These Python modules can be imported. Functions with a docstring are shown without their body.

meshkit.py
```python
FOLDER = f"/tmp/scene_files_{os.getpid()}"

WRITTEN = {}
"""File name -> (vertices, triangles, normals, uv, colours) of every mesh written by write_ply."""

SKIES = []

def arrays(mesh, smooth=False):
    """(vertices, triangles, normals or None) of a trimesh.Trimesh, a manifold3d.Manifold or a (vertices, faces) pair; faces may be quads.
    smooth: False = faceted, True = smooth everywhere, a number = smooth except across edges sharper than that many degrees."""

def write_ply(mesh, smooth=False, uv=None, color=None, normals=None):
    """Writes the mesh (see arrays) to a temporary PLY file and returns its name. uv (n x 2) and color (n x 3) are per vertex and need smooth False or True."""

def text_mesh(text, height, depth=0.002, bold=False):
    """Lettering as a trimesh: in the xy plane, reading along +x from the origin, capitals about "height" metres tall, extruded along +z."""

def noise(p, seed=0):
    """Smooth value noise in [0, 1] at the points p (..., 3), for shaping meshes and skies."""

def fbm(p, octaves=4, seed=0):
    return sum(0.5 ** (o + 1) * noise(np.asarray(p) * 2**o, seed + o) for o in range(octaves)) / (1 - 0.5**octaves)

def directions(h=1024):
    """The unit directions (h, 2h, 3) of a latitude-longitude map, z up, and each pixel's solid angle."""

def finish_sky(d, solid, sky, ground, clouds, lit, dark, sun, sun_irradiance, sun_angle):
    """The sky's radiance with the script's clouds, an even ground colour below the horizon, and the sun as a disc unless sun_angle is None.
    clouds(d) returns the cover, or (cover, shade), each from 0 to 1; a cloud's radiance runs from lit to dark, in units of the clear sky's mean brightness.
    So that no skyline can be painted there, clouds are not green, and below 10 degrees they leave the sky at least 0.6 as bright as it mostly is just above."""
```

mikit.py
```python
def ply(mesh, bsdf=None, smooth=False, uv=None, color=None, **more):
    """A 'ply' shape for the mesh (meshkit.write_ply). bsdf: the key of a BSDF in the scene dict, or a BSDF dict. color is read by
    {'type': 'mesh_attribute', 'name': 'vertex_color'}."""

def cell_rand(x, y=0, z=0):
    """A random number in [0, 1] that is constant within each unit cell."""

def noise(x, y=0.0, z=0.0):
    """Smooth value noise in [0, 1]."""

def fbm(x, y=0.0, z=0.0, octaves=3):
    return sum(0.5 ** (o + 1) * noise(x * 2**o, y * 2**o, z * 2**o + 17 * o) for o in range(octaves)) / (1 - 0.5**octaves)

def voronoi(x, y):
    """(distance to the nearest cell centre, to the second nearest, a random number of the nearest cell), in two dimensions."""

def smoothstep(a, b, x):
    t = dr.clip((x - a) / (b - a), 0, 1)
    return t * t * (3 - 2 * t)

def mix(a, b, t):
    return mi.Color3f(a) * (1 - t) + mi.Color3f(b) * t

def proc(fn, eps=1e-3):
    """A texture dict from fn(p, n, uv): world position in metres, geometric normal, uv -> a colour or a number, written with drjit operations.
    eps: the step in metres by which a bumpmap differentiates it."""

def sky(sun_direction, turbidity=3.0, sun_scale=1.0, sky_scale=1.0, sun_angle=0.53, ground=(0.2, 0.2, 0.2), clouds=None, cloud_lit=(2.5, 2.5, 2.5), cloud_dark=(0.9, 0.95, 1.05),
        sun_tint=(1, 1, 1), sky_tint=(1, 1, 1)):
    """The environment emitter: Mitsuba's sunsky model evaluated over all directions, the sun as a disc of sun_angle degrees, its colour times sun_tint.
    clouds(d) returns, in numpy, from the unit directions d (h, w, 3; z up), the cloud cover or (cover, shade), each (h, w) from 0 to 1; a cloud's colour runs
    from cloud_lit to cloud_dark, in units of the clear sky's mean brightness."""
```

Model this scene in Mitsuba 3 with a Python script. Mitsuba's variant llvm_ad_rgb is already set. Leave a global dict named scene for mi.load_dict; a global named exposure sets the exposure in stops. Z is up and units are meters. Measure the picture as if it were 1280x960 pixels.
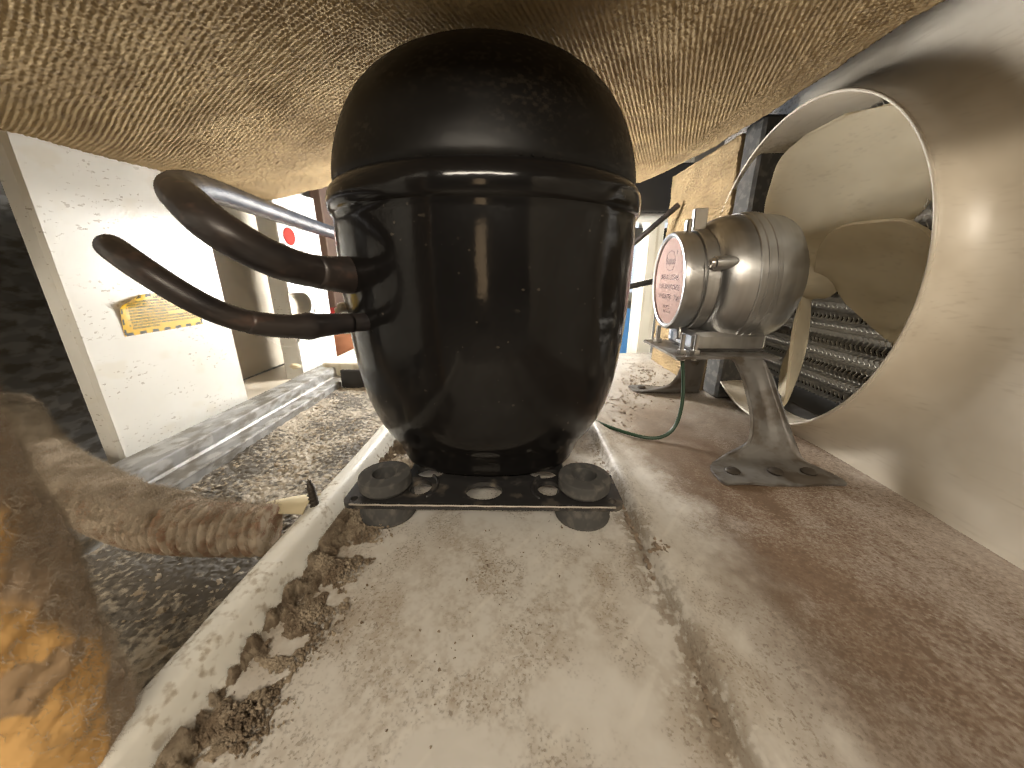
import math, random
import numpy as np, trimesh, manifold3d as m3
import drjit as dr, mitsuba as mi
import mikit, meshkit
from mikit import proc, noise, fbm, voronoi, smoothstep, mix
from shapely.geometry import Polygon, Point, box as sbox
from shapely import affinity

random.seed(7)
rng = np.random.default_rng(11)
T = mi.ScalarTransform4f
scene, labels = {'type': 'scene'}, {}

# ------------------------------------------------------------------ camera, lights, exposure
exposure = 0.0
PITCH, YAW, H = math.radians(17.3), math.radians(1.0), 0.16
EYE = np.array([0, 0, H])
FWD = np.array([-math.sin(YAW) * math.cos(PITCH), math.cos(YAW) * math.cos(PITCH), -math.sin(PITCH)])
scene['camera'] = {'type': 'thinlens', 'fov': 2 * math.degrees(math.atan(640 / 440)), 'fov_axis': 'x', 'near_clip': 0.004, 'far_clip': 60.0,
                   'aperture_radius': 0.0004, 'focus_distance': 0.30,
                   'to_world': T().look_at(origin=EYE.tolist(), target=(EYE + FWD).tolist(), up=[0, 0, 1])}
LAMP_REAR = (94.0, 91.0, 86.0)       # round work lamp standing on the pan behind the compressor
LAMP_FRONT = (3.4, 2.3, 1.3)         # tall warm lamp some way behind the camera
LAMP_TOP = (56.0, 49.5, 40.5)        # warm bar lamp hanging in front of the opening, above the camera
SIDE_WINDOW = (6.5, 6.2, 5.7)       # and one to the right, beyond the condenser
WINDOW = (0.55, 0.70, 0.90)             # daylight window of the room, behind the appliance

# ------------------------------------------------------------------ helpers
def numbered(key):
    if key not in scene and not any(k.startswith(key + '__') for k in scene) and key not in labels:
        return key
    n = 1
    while True:
        k = f'{key}_{n:03d}'
        if k not in scene and k not in labels and not any(q.startswith(k + '__') for q in scene):
            return k
        n += 1

def add(key, mesh, mat, smooth=False, label=None, cat=None, group=None, kind=None, **more):
    if key in scene or key not in labels:
        key = numbered(key)
    scene[key] = mikit.ply(mesh, mat, smooth=smooth, **more)
    d = {}
    if label: d['label'] = label
    if cat: d['category'] = cat
    if group: d['group'] = group
    if kind: d['kind'] = kind
    if d: labels[key] = d
    return key

def thing(key, label, cat, group=None):
    key = numbered(key)
    labels[key] = {'label': label, 'category': cat}
    if group: labels[key]['group'] = group
    return key

def unit(v):
    v = np.asarray(v, float)
    return v / np.linalg.norm(v)

def cat(*ms):
    return trimesh.util.concatenate([trimesh.Trimesh(np.asarray(m.vertices), np.asarray(m.faces), process=False) for m in ms])

def bbox(x0, x1, y0, y1, z0, z1, b=0.0):
    """Box with chamfered edges."""
    b = min(b, (x1 - x0) * .45, (y1 - y0) * .45, (z1 - z0) * .45)
    if b <= 0:
        m = trimesh.creation.box((x1 - x0, y1 - y0, z1 - z0))
        m.apply_translation(((x0 + x1) / 2, (y0 + y1) / 2, (z0 + z1) / 2))
        return m
    p = []
    for x, sx in ((x0, 1), (x1, -1)):
        for y, sy in ((y0, 1), (y1, -1)):
            for z, sz in ((z0, 1), (z1, -1)):
                p += [(x + sx * b, y + sy * b, z), (x + sx * b, y, z + sz * b), (x, y + sy * b, z + sz * b)]
    return trimesh.convex.convex_hull(np.array(p))

def frame(z, x=None):
    z = unit(z)
    x = np.asarray(x if x is not None else ([0, 0, 1] if abs(z[2]) < .9 else [1, 0, 0]), float)
    x = unit(x - z * (x @ z))
    return x, np.cross(z, x), z

def mat4(o, x, y, z):
    m = np.eye(4)
    m[:3, 0], m[:3, 1], m[:3, 2], m[:3, 3] = x, y, z, o
    return m

def lathe(prof, origin=(0, 0, 0), axis=(0, 0, 1), n=64, mod=None):
    """prof: (r, s) list along the axis; r = 0 ends are closed."""
    prof = np.asarray(prof, float)
    a = np.arange(n) * 2 * np.pi / n
    x, y, z = frame(axis)
    r = prof[:, 0][:, None] * np.ones(n)
    if mod is not None:
        r = mod(r, prof[:, 1][:, None] * np.ones(n), a[None])
    v = np.asarray(origin) + r[..., None] * (np.cos(a)[None, :, None] * x + np.sin(a)[None, :, None] * y) + prof[:, 1][:, None, None] * z
    k = len(prof)
    i, j = np.meshgrid(np.arange(k - 1), np.arange(n), indexing='ij')
    q = np.stack([i * n + j, i * n + (j + 1) % n, (i + 1) * n + (j + 1) % n, (i + 1) * n + j], -1).reshape(-1, 4)
    m = trimesh.Trimesh(v.reshape(-1, 3), np.vstack([q[:, [0, 1, 2]], q[:, [0, 2, 3]]]), process=False)
    m.merge_vertices()
    m.update_faces(m.nondegenerate_faces())
    return m

def spline(P, n=80):
    from scipy.interpolate import CubicSpline
    P = np.asarray(P, float)
    t = np.r_[0, np.cumsum(np.linalg.norm(np.diff(P, axis=0), axis=1) ** .7)]
    return CubicSpline(t, P)(np.linspace(0, t[-1], n))

def tube(P, r, sides=20, cap=True):
    """Tube along the polyline P with parallel-transported frames."""
    P = np.asarray(P, float)
    r = np.broadcast_to(r, (len(P),))
    t = np.gradient(P, axis=0)
    t /= np.linalg.norm(t, axis=1, keepdims=True)
    x = frame(t[0])[0]
    a = np.arange(sides) * 2 * np.pi / sides
    rings = []
    for k in range(len(P)):
        x = unit(x - t[k] * (x @ t[k]))
        y = np.cross(t[k], x)
        rings.append(P[k] + r[k] * (np.cos(a)[:, None] * x + np.sin(a)[:, None] * y))
    v = np.vstack(rings)
    i, j = np.meshgrid(np.arange(len(P) - 1), np.arange(sides), indexing='ij')
    q = np.stack([i * sides + j, i * sides + (j + 1) % sides, (i + 1) * sides + (j + 1) % sides, (i + 1) * sides + j], -1).reshape(-1, 4)
    f = np.vstack([q[:, [0, 1, 2]], q[:, [0, 2, 3]]])
    if cap:
        v = np.vstack([v, P[0], P[-1]])
        c0, c1, last = len(v) - 2, len(v) - 1, (len(P) - 1) * sides
        f = np.vstack([f, [[c0, (k + 1) % sides, k] for k in range(sides)], [[c1, last + k, last + (k + 1) % sides] for k in range(sides)]])
    return trimesh.Trimesh(v, f, process=False)

def grid(V):
    """Mesh of a (n, m, 3) grid of points."""
    n, m = V.shape[:2]
    i, j = np.meshgrid(np.arange(n - 1), np.arange(m - 1), indexing='ij')
    q = np.stack([i * m + j, (i + 1) * m + j, (i + 1) * m + j + 1, i * m + j + 1], -1).reshape(-1, 4)
    return trimesh.Trimesh(V.reshape(-1, 3), np.vstack([q[:, [0, 1, 2]], q[:, [0, 2, 3]]]), process=False)

def plate(poly, h, M):
    """Extruded polygon (xy, thickness h along +z) under the matrix M."""
    m = trimesh.creation.extrude_polygon(poly, h, engine='earcut')
    m.apply_transform(M)
    return m

def solid_sheet(V, th):
    """A (n, m, 3) grid of points as a closed sheet of thickness th."""
    du, dv = np.gradient(V, axis=0), np.gradient(V, axis=1)
    nn = np.cross(du, dv)
    nn /= np.linalg.norm(nn, axis=-1, keepdims=True) + 1e-12
    A, B = V + nn * th / 2, V - nn * th / 2
    n, m = V.shape[:2]
    a, b = grid(A), grid(B[:, ::-1])
    edge = [(i, 0) for i in range(n)] + [(n - 1, j) for j in range(1, m)] + [(i, m - 1) for i in range(n - 2, -1, -1)] + [(0, j) for j in range(m - 2, -1, -1)]
    ring = np.array([[A[e], B[e]] for e in edge])
    return cat(a, b, grid(ring))

def lettering(text, height, M, depth=.00012, bold=False, maxw=None):
    m = meshkit.text_mesh(text, height, depth, bold)
    if maxw:
        w = m.bounds[1][0]
        m.apply_scale([min(1.0, maxw / w), 1, 1])
    m.apply_transform(M)
    return m

def fuzz(points, normals, length, width=.00011, curl=.7, seed=0, down=0.0):
    """Fine fibres: bent three-sided spikes rooted at the points."""
    g = np.random.default_rng(seed)
    n = len(points)
    d = normals + g.normal(0, curl, (n, 3)) + np.array([0, 0, -down])
    d /= np.linalg.norm(d, axis=1, keepdims=True)
    L = length * g.uniform(.35, 1.3, n)[:, None]
    bend = g.normal(0, .6, (n, 3))
    mid = points + d * L * .5
    tip = points + d * L + bend * L * .45
    s1 = np.cross(d, g.normal(0, 1, (n, 3)))
    s1 /= np.linalg.norm(s1, axis=1, keepdims=True)
    s2 = np.cross(d, s1)
    w = width
    root = [points + w * s1, points - w * .5 * s1 + w * .87 * s2, points - w * .5 * s1 - w * .87 * s2]
    mids = [mid + w * .8 * s1, mid - w * .4 * s1 + w * .7 * s2, mid - w * .4 * s1 - w * .7 * s2]
    v = np.stack(root + mids + [tip], 1).reshape(-1, 3)
    f0 = []
    for k in range(3):
        l = (k + 1) % 3
        f0 += [(k, l, 3 + l), (k, 3 + l, 3 + k), (3 + k, 3 + l, 6)]
    f = (np.array(f0)[None] + (np.arange(n) * 7)[:, None, None]).reshape(-1, 3)
    return trimesh.Trimesh(v, f, process=False)

def crumbs(pts, sizes, seed=0, flat=.7):
    """Small irregular lumps at the points."""
    g = np.random.default_rng(seed)
    base = trimesh.creation.icosahedron()
    n = len(pts)
    jit = g.uniform(.55, 1.35, (n, 12, 1)) * base.vertices[None]
    jit = jit * g.uniform(.6, 1.4, (n, 1, 3))
    jit[..., 2] *= flat
    ang = g.uniform(0, 2 * np.pi, n)
    c, s = np.cos(ang)[:, None], np.sin(ang)[:, None]
    x, y = jit[..., 0] * c - jit[..., 1] * s, jit[..., 0] * s + jit[..., 1] * c
    v = np.stack([x, y, jit[..., 2]], -1) * sizes[:, None, None] + pts[:, None]
    f = (base.faces[None] + (np.arange(n) * 12)[:, None, None]).reshape(-1, 3)
    return trimesh.Trimesh(v.reshape(-1, 3), f, process=False)

# ------------------------------------------------------------------ materials
def rgb(*c):
    return {'type': 'rgb', 'value': list(c)}

def prin(color, rough=.5, metal=0.0, spec=.5, **k):
    d = {'type': 'principled', 'base_color': color if isinstance(color, dict) else rgb(*color), 'roughness': rough, 'metallic': metal, 'specular': spec}
    d.update(k)
    return {'type': 'twosided', 'b': d}

def bump(b, fn, eps=4e-4, scale=1.0):
    inner = b['b'] if b['type'] == 'twosided' else b
    if inner['type'] == 'principledthin':
        return {'type': 'bumpmap', 'tex': proc(fn, eps), 'scale': scale, 'b': inner}
    return {'type': 'twosided', 'b': {'type': 'bumpmap', 'tex': proc(fn, eps), 'scale': scale, 'b': inner}}

def m_floor(p, n, uv):
    a = fbm(p.x * 13 + 3, p.y * 13, p.z * 9, 4)
    b = fbm(p.x * 62, p.y * 52 + 9, p.z * 40, 5)
    c = fbm(p.x * 350, p.y * 350, p.z * 300, 3)
    d = fbm(p.x * 34 + 40, p.y * 12 + 2, 1.5, 5)
    e = fbm(p.x * 700, p.y * 700, p.z * 600, 2)
    clean = smoothstep(-.112, -.120, p.x + .012 * (b - .5))
    col = mix((.51, .485, .44), (.42, .385, .33), smoothstep(.32, .68, a * .45 + b * .3 + c * .15 + e * .1))
    col = mix(col, (.285, .225, .165), smoothstep(.40, .76, b * .3 + c * .2 + e * .2 + a * .3) * .85)
    col = mix(col, (.60, .58, .54), smoothstep(.46, .74, fbm(p.x * 26 + 7, p.y * 20, p.z * 9, 5) * .6 + c * .2 + e * .2) * .55)
    sc = fbm(p.x * 150 - p.y * 120, p.y * 22 + p.x * 20, 4.0, 3)
    col = mix(col, (.60, .57, .51), smoothstep(.60, .80, sc) * .28)
    ledge = smoothstep(.088, .150, p.x + .05 * (b - .5) + .03 * (a - .5)) * smoothstep(.60, .22, p.y + .2 * (b - .5))
    col = mix(col, mix((.165, .112, .075), (.115, .076, .050), smoothstep(.3, .7, d * .6 + e * .4)), ledge * dr.clip(.96 + .6 * (d - .5) + .15 * (c - .5) + .4 * (e - .5) + .7 * (a - .5), 0, 1))
    col = mix(col, (.12, .09, .06), smoothstep(.50, .85, fbm(p.x * 1100, p.y * 1100, p.z * 900, 2)) * smoothstep(.36, .62, b) * .55)
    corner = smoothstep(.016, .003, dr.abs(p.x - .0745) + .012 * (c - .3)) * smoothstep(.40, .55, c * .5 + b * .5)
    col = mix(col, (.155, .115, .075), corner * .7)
    return mix(col, mix((.70, .68, .61), (.42, .37, .29), smoothstep(.52, .68, b * .5 + c * .5)), clean)

def m_floor_rough(p, n, uv):
    return .34 + .34 * fbm(p.x * 40, p.y * 40, p.z * 20, 3)

def m_floor_bump(p, n, uv):
    return .00030 * fbm(p.x * 420, p.y * 420, p.z * 420, 3) + .0005 * fbm(p.x * 60, p.y * 60, p.z * 60, 3)

scene['m_floor'] = bump(prin(proc(m_floor), proc(m_floor_rough), spec=.45), m_floor_bump)

def m_ins(p, n, uv):
    a = fbm(p.x * 30, p.y * 30, p.z * 30, 3)
    b = fbm(p.x * 500, p.y * 500, p.z * 500, 2)
    col = mix((.36, .268, .150), (.265, .192, .106), smoothstep(.3, .7, a))
    return mix(col, (.22, .165, .105), smoothstep(.52, .75, b) * .6)

def m_ins_bump(p, n, uv):
    return .0009 * fbm(p.x * 620, p.y * 620, p.z * 620, 2)

scene['m_insulation'] = bump(prin(proc(m_ins), .95, spec=.15), m_ins_bump, 3e-4)

def m_white(p, n, uv):
    a = fbm(p.x * 20, p.y * 20, p.z * 20, 3)
    s = fbm(p.x * 400, p.y * 300 - p.z * 90, p.z * 420, 3)
    q = fbm(p.x * 40, p.y * 40, p.z * 40, 2)
    col = mix((.70, .695, .66), (.64, .63, .575), a)
    col = mix(col, (.30, .265, .205), smoothstep(.69, .77, s) * smoothstep(.42, .60, q) * .6)
    st = smoothstep(.60, .74, fbm(p.y * 40, p.z * 46 + 4, p.x * 30, 4))
    return mix(col, (.55, .49, .36), st * .22)

scene['m_white'] = bump(prin(proc(m_white), .27, spec=.5), lambda p, n, uv: .00009 * noise(p.x * 700, p.y * 700, p.z * 700), 3e-4)

def m_shroud(p, n, uv):
    a = fbm(p.x * 18, p.y * 18, p.z * 18, 4)
    d = fbm(p.x * 260, p.y * 110, p.z * 520, 3)
    e = fbm(p.x * 30 + 5, p.y * 30, p.z * 40, 3)
    col = mix((.56, .515, .435), (.47, .42, .34), smoothstep(.3, .7, a))
    col = mix(col, (.28, .225, .155), smoothstep(.50, .85, d) * smoothstep(.40, .7, e) * .25)
    far = smoothstep(.40, .47, p.y + .02 * (a - .5))
    sp = fbm(p.x * 260, p.y * 420, p.z * 420, 2)
    return mix(col, (.24, .185, .12), far * smoothstep(.52, .64, sp) * .85)

scene['m_shroud'] = bump(prin(proc(m_shroud), .30, spec=.5), lambda p, n, uv: .00012 * fbm(p.x * 420, p.y * 420, p.z * 420, 2), 3e-4)

def m_black(p, n, uv):
    a = fbm(p.x * 60, p.y * 60, p.z * 60, 3)
    s = noise(p.x * 380, p.y * 380, p.z * 380)
    return mix((.0065, .006, .006), (.055, .047, .036), smoothstep(.84, .93, s) * smoothstep(.5, .7, a) * .8)

def m_black_rough(p, n, uv):
    return   .09 + .09 * smoothstep(.35, .75, fbm(p.x * 38, p.y * 38, p.z * 38, 3))

scene['m_black_paint'] = bump(prin(proc(m_black), proc(m_black_rough), spec=.22, clearcoat=.2, clearcoat_gloss=.95),
                              lambda p, n, uv: .00016 * fbm(p.x * 70, p.y * 70, p.z * 70, 2) + .00002 * noise(p.x * 600, p.y * 600, p.z * 600), 6e-4)
scene['m_black_dull'] = bump(prin(proc(lambda p, n, uv: mix((.0045, .0042, .004), (.016, .0135, .0105), smoothstep(.46, .80, fbm(p.x * 420, p.y * 420, p.z * 420, 3)) * smoothstep(.40, .72, fbm(p.x * 40, p.y * 40, p.z * 40, 4)))),
                                  proc(lambda p, n, uv: .30 + .25 * fbm(p.x * 30, p.y * 30, p.z * 30, 3)), spec=.2), lambda p, n, uv: .00022 * fbm(p.x * 90, p.y * 90, p.z * 90, 3), 5e-4)
scene['m_rubber'] = bump(prin(proc(lambda p, n, uv: mix((.058, .057, .055), (.105, .098, .088), smoothstep(.42, .80, fbm(p.x * 260, p.y * 160, p.z * 160, 3)))), .75, spec=.3),
                         lambda p, n, uv: .0002 * noise(p.x * 500, p.y * 500, p.z * 500), 3e-4)
scene['m_plate'] = bump(prin(proc(lambda p, n, uv: mix((.022, .021, .021), (.16, .135, .105), smoothstep(.52, .78, fbm(p.x * 120, p.y * 120, p.z * 80, 3)) * .6)), .36, spec=.5),
                        lambda p, n, uv: .00015 * fbm(p.x * 300, p.y * 300, p.z * 300, 2), 3e-4)

def m_copper(p, n, uv):
    a = fbm(p.x * 50, p.y * 50, p.z * 50, 3)
    b = fbm(p.x * 220, p.y * 220, p.z * 220, 3)
    col = mix((.020, .018, .0195), (.042, .034, .031), smoothstep(.35, .65, a))
    return mix(col, (.15, .085, .060), smoothstep(.58, .80, a * .6 + b * .4) * .45)

scene['m_pipe'] = bump(prin(proc(m_copper), proc(lambda p, n, uv: .24 + .28 * fbm(p.x * 110, p.y * 110, p.z * 110, 3)), .25), lambda p, n, uv: .00025 * fbm(p.x * 130, p.y * 130, p.z * 130, 2), 4e-4)

def m_motor(p, n, uv):
    a = fbm(p.x * 400, p.y * 20, p.z * 20, 2)
    b = fbm(p.x * 45, p.y * 45, p.z * 45, 3)
    return mix(mix((.52, .52, .515), (.43, .43, .425), a), (.31, .295, .27), smoothstep(.5, .75, b) * .55)

scene['m_motor'] = bump(prin(proc(m_motor), proc(lambda p, n, uv: .24 + .2 * fbm(p.x * 60, p.y * 60, p.z * 60, 3)), .92), lambda p, n, uv: .00003 * noise(p.x * 1500, p.y * 60, p.z * 60), 2e-4)
scene['m_steel'] = prin((.55, .53, .50), .28, .9)
scene['m_bracket'] = bump(prin(proc(lambda p, n, uv: mix((.155, .148, .138), (.085, .070, .055), smoothstep(.38, .68, fbm(p.x * 70, p.y * 70, p.z * 70, 4)))),   .5, .3),
                          lambda p, n, uv: .0003 * fbm(p.x * 200, p.y * 200, p.z * 200, 3), 3e-4)
scene['m_motor_label'] = prin(proc(lambda p, n, uv: mix((.33, .205, .17), (.27, .165, .135), fbm(p.x * 200, p.y * 200, p.z * 200, 3))), .65, spec=.2)
scene['m_print_red'] = prin((.07, .025, .022), .6, spec=.2)

def m_blade(p, n, uv):
    a = fbm(p.x * 25, p.y * 25, p.z * 25, 4)
    d = fbm(p.x * 240, p.y * 240, p.z * 400, 3)
    col = mix((.70, .635, .50), (.60, .53, .395), smoothstep(.3, .7, a))
    return mix(col, (.30, .235, .15), smoothstep(.48, .85, d) * smoothstep(.40, .7, fbm(p.x * 60, p.y * 60, p.z * 60, 2)) * .16)

scene['m_blade'] = bump({'type': 'principledthin', 'base_color': proc(m_blade), 'roughness': .5, 'diff_trans': .95, 'spec_trans': 0.0}, lambda p, n, uv: .0001 * fbm(p.x * 300, p.y * 300, p.z * 300, 2), 3e-4)
scene['m_fin'] = prin((.60, .58, .54), .25, .8)
scene['m_dark_metal'] = prin((.03, .028, .026), .5, .3)
scene['m_galv'] = bump(prin(proc(lambda p, n, uv: mix(mix((.36, .36, .35), (.25, .25, .245), smoothstep(.4, .6, noise(p.x * 140, p.y * 90, p.z * 140))), (.15, .135, .11),
                       smoothstep(.40, .70, fbm(p.x * 110, p.y * 70, p.z * 110, 4)) * .85)), .5, .3), lambda p, n, uv: .0002 * fbm(p.x * 160, p.y * 120, p.z * 160, 3), 3e-4)

def m_tray(p, n, uv):
    b = fbm(p.x * 420, p.y * 420, p.z * 60, 3)
    a = fbm(p.x * 30, p.y * 30, 2.0, 4)
    return mix((.12, .108, .092), (.42, .375, .305), smoothstep(.42, .64, b * .5 + a * .5))

scene['m_tray'] = bump(prin(proc(m_tray), .7, spec=.25), lambda p, n, uv: .0009 * fbm(p.x * 520, p.y * 520, p.z * 100, 3), 3e-4)

def m_dust(p, n, uv):
    a = fbm(p.x * 120, p.y * 120, p.z * 120, 3)
    return mix((.46, .40, .32), (.28, .23, .17), smoothstep(.3, .7, a))

scene['m_dust'] = prin(proc(m_dust), .95, spec=.1)
scene['m_fluff'] = prin(proc(lambda p, n, uv: mix((.27, .22, .16), (.14, .105, .072), smoothstep(.3, .7, fbm(p.x * 160, p.y * 160, p.z * 160, 3)))), .95, spec=.1)
scene['m_bare_edge'] = prin((.34, .31, .27), .4, .6)
scene['m_grit'] = prin(proc(lambda p, n, uv: mix((.13, .10, .075), (.27, .21, .15), noise(p.x * 300, p.y * 300, p.z * 300))), .9, spec=.15)
scene['m_hose'] = bump(prin(proc(lambda p, n, uv: mix((.25, .16, .105), (.40, .33, .25), smoothstep(.35, .6, fbm(p.x * 150, p.y * 150, p.z * 150, 3)))), .8, spec=.2),
                       lambda p, n, uv: .0006 * fbm(p.x * 400, p.y * 400, p.z * 400, 2), 3e-4)

def m_foam(p, n, uv):
    a = fbm(p.x * 60, p.y * 60, p.z * 40, 5)
    dusty = smoothstep(-.004, .004, p.y - .0700 + .050 * (a - .5))
    dusty = dr.maximum(dusty, smoothstep(.56, .64, fbm(p.x * 90, p.y * 90, p.z * 70, 4)) * .8)
    return mix((.60, .365, .145), (.28, .205, .14), dusty)

scene['m_foam'] = bump(prin(proc(m_foam), .9, spec=.15), lambda p, n, uv: .0012 * fbm(p.x * 240, p.y * 240, p.z * 240, 3), 3e-4)
scene['m_green'] = prin((.018, .045, .024), .35)
scene['m_cable'] = prin((.05, .052, .055), .4)
scene['m_screw'] = prin((.07, .06, .05), .4, .6)
scene['m_cream'] = prin((.62, .54, .36), .5)
scene['m_yellow'] = prin(proc(lambda p, n, uv: mix((.64, .40, .022), (.54, .32, .015), fbm(p.x * 90, p.y * 90, p.z * 90, 3))), .35)
scene['m_print'] = prin((.03, .027, .022), .5)
scene['m_red'] = prin((.30, .022, .013), .6, spec=.2)
scene['m_beige'] = prin(proc(lambda p, n, uv: mix((.60, .55, .46), (.50, .45, .37), fbm(p.x * 25, p.y * 25, p.z * 40, 3))), .4)
scene['m_web'] = prin((.75, .72, .66), .6)
scene['m_wood_white'] = prin(proc(lambda p, n, uv: mix((.72, .68, .56), (.55, .49, .36), smoothstep(.5, .8, fbm(p.x * 120, p.y * 60, p.z * 9, 3)))), .6)
scene['m_room'] = prin(proc(lambda p, n, uv: mix((.34, .31, .27), (.27, .24, .20), fbm(p.x * 5, p.y * 5, p.z * 5, 3))), .7)
scene['m_blue'] = prin((.10, .30, .62), .4)
scene['m_red_plastic'] = prin((.62, .05, .04), .35)
scene['m_rust_cloth'] = prin((.42, .17, .08), .8)
scene['m_brown'] = prin(proc(lambda p, n, uv: mix((.16, .10, .07), (.24, .15, .10), fbm(p.x * 20, p.y * 20, p.z * 4, 3))), .5)

# ------------------------------------------------------------------ the setting: pan floor and insulated ceiling
prof = [(-.1375, -.012), (-.1372, .004), (-.1368, .0125), (-.1357, .0162), (-.1335, .0182), (-.1305, .0190), (-.127, .0190), (-.1242, .0182), (-.1222, .0160), (-.1205, .0120),
        (-.1182, .0064), (-.1160, .0030), (-.1130, .0012), (-.108, .0003)]
prof += [(x, 0.0) for x in np.arange(-.104, .070, .004)]
prof += [(.0720, .0000), (.0750, .0003), (.0766, .0014), (.0776, .0036), (.0785, .0064), (.0797, .0084), (.0815, .0097), (.0838, .0102), (.0862, .0099), (.0890, .0088), (.0925, .0075), (.0965, .0066), (.1005, .0062)]
prof += [(x, .006) for x in np.arange(.104, .345, .004)]
prof = np.array(prof)
ys = np.arange(-.08, .715, .003)
V = np.zeros((len(prof), len(ys), 3))
V[..., 0], V[..., 2], V[..., 1] = prof[:, :1], prof[:, 1:], ys
V[..., 2] += .0011 * (meshkit.fbm(V * [28, 12, 0] + 5, 3, 3) - .5)
V[..., 0] += .0012 * (meshkit.fbm(V * [0, 14, 0] + 2, 3, 5) - .5)
add('floor', grid(V), 'm_floor', True, kind='structure')

def ceil_z(x):
    t = np.clip((x + .335) / .235, 0, 1)
    return .249 + .048 * t * t * (3 - 2 * t)

nx, ny = 720, 740
xs = np.linspace(-.345, .222, nx)[:, None] * np.ones((1, ny))
yb = np.interp(xs[:, :1], [-.345, -.1, .05, .19, .205, .222], [.49, .50, .60, .625, .56, .47]) + .006 * (meshkit.fbm(np.stack([xs[:, :1] * 60, xs[:, :1] * 0, xs[:, :1] * 0], -1), 3, 8) - .5)
yy = .045 + (yb - .045) * np.linspace(0, 1, ny)[None]
V = np.stack([xs, yy, ceil_z(xs)], -1)
V[-3:, :, 0] += .004 * (meshkit.fbm(np.stack([yy[-3:] * 90, yy[-3:] * 0, yy[-3:] * 0], -1), 3, 9) - .5)
wob = meshkit.fbm(np.stack([xs * 40, yy * 40, xs * 0], -1), 2, 4)
u, v = (xs * .94 + yy * .34) / .0043 + .32 * wob, (yy * .94 - xs * .34) / .0047 + .32 * wob
waf = np.sin(np.pi * 2 * u) * np.sin(np.pi * 2 * v)
rough = meshkit.fbm(np.stack([xs * 430, yy * 430, xs * 0], -1), 3, 6) - .5
amp = .45 + .8 * meshkit.fbm(np.stack([xs * 22, yy * 22, xs * 0], -1), 2, 13)
V[..., 2] +=   .00062 * amp * waf + .0010 * rough + .005 * (meshkit.fbm(np.stack([xs * 14, yy * 14, xs * 0], -1), 2, 7) - .5)
rim = lambda A: A + np.array([0, 0, .016])
V = np.concatenate([rim(V[:1]), V, rim(V[-1:])], 0)
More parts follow.
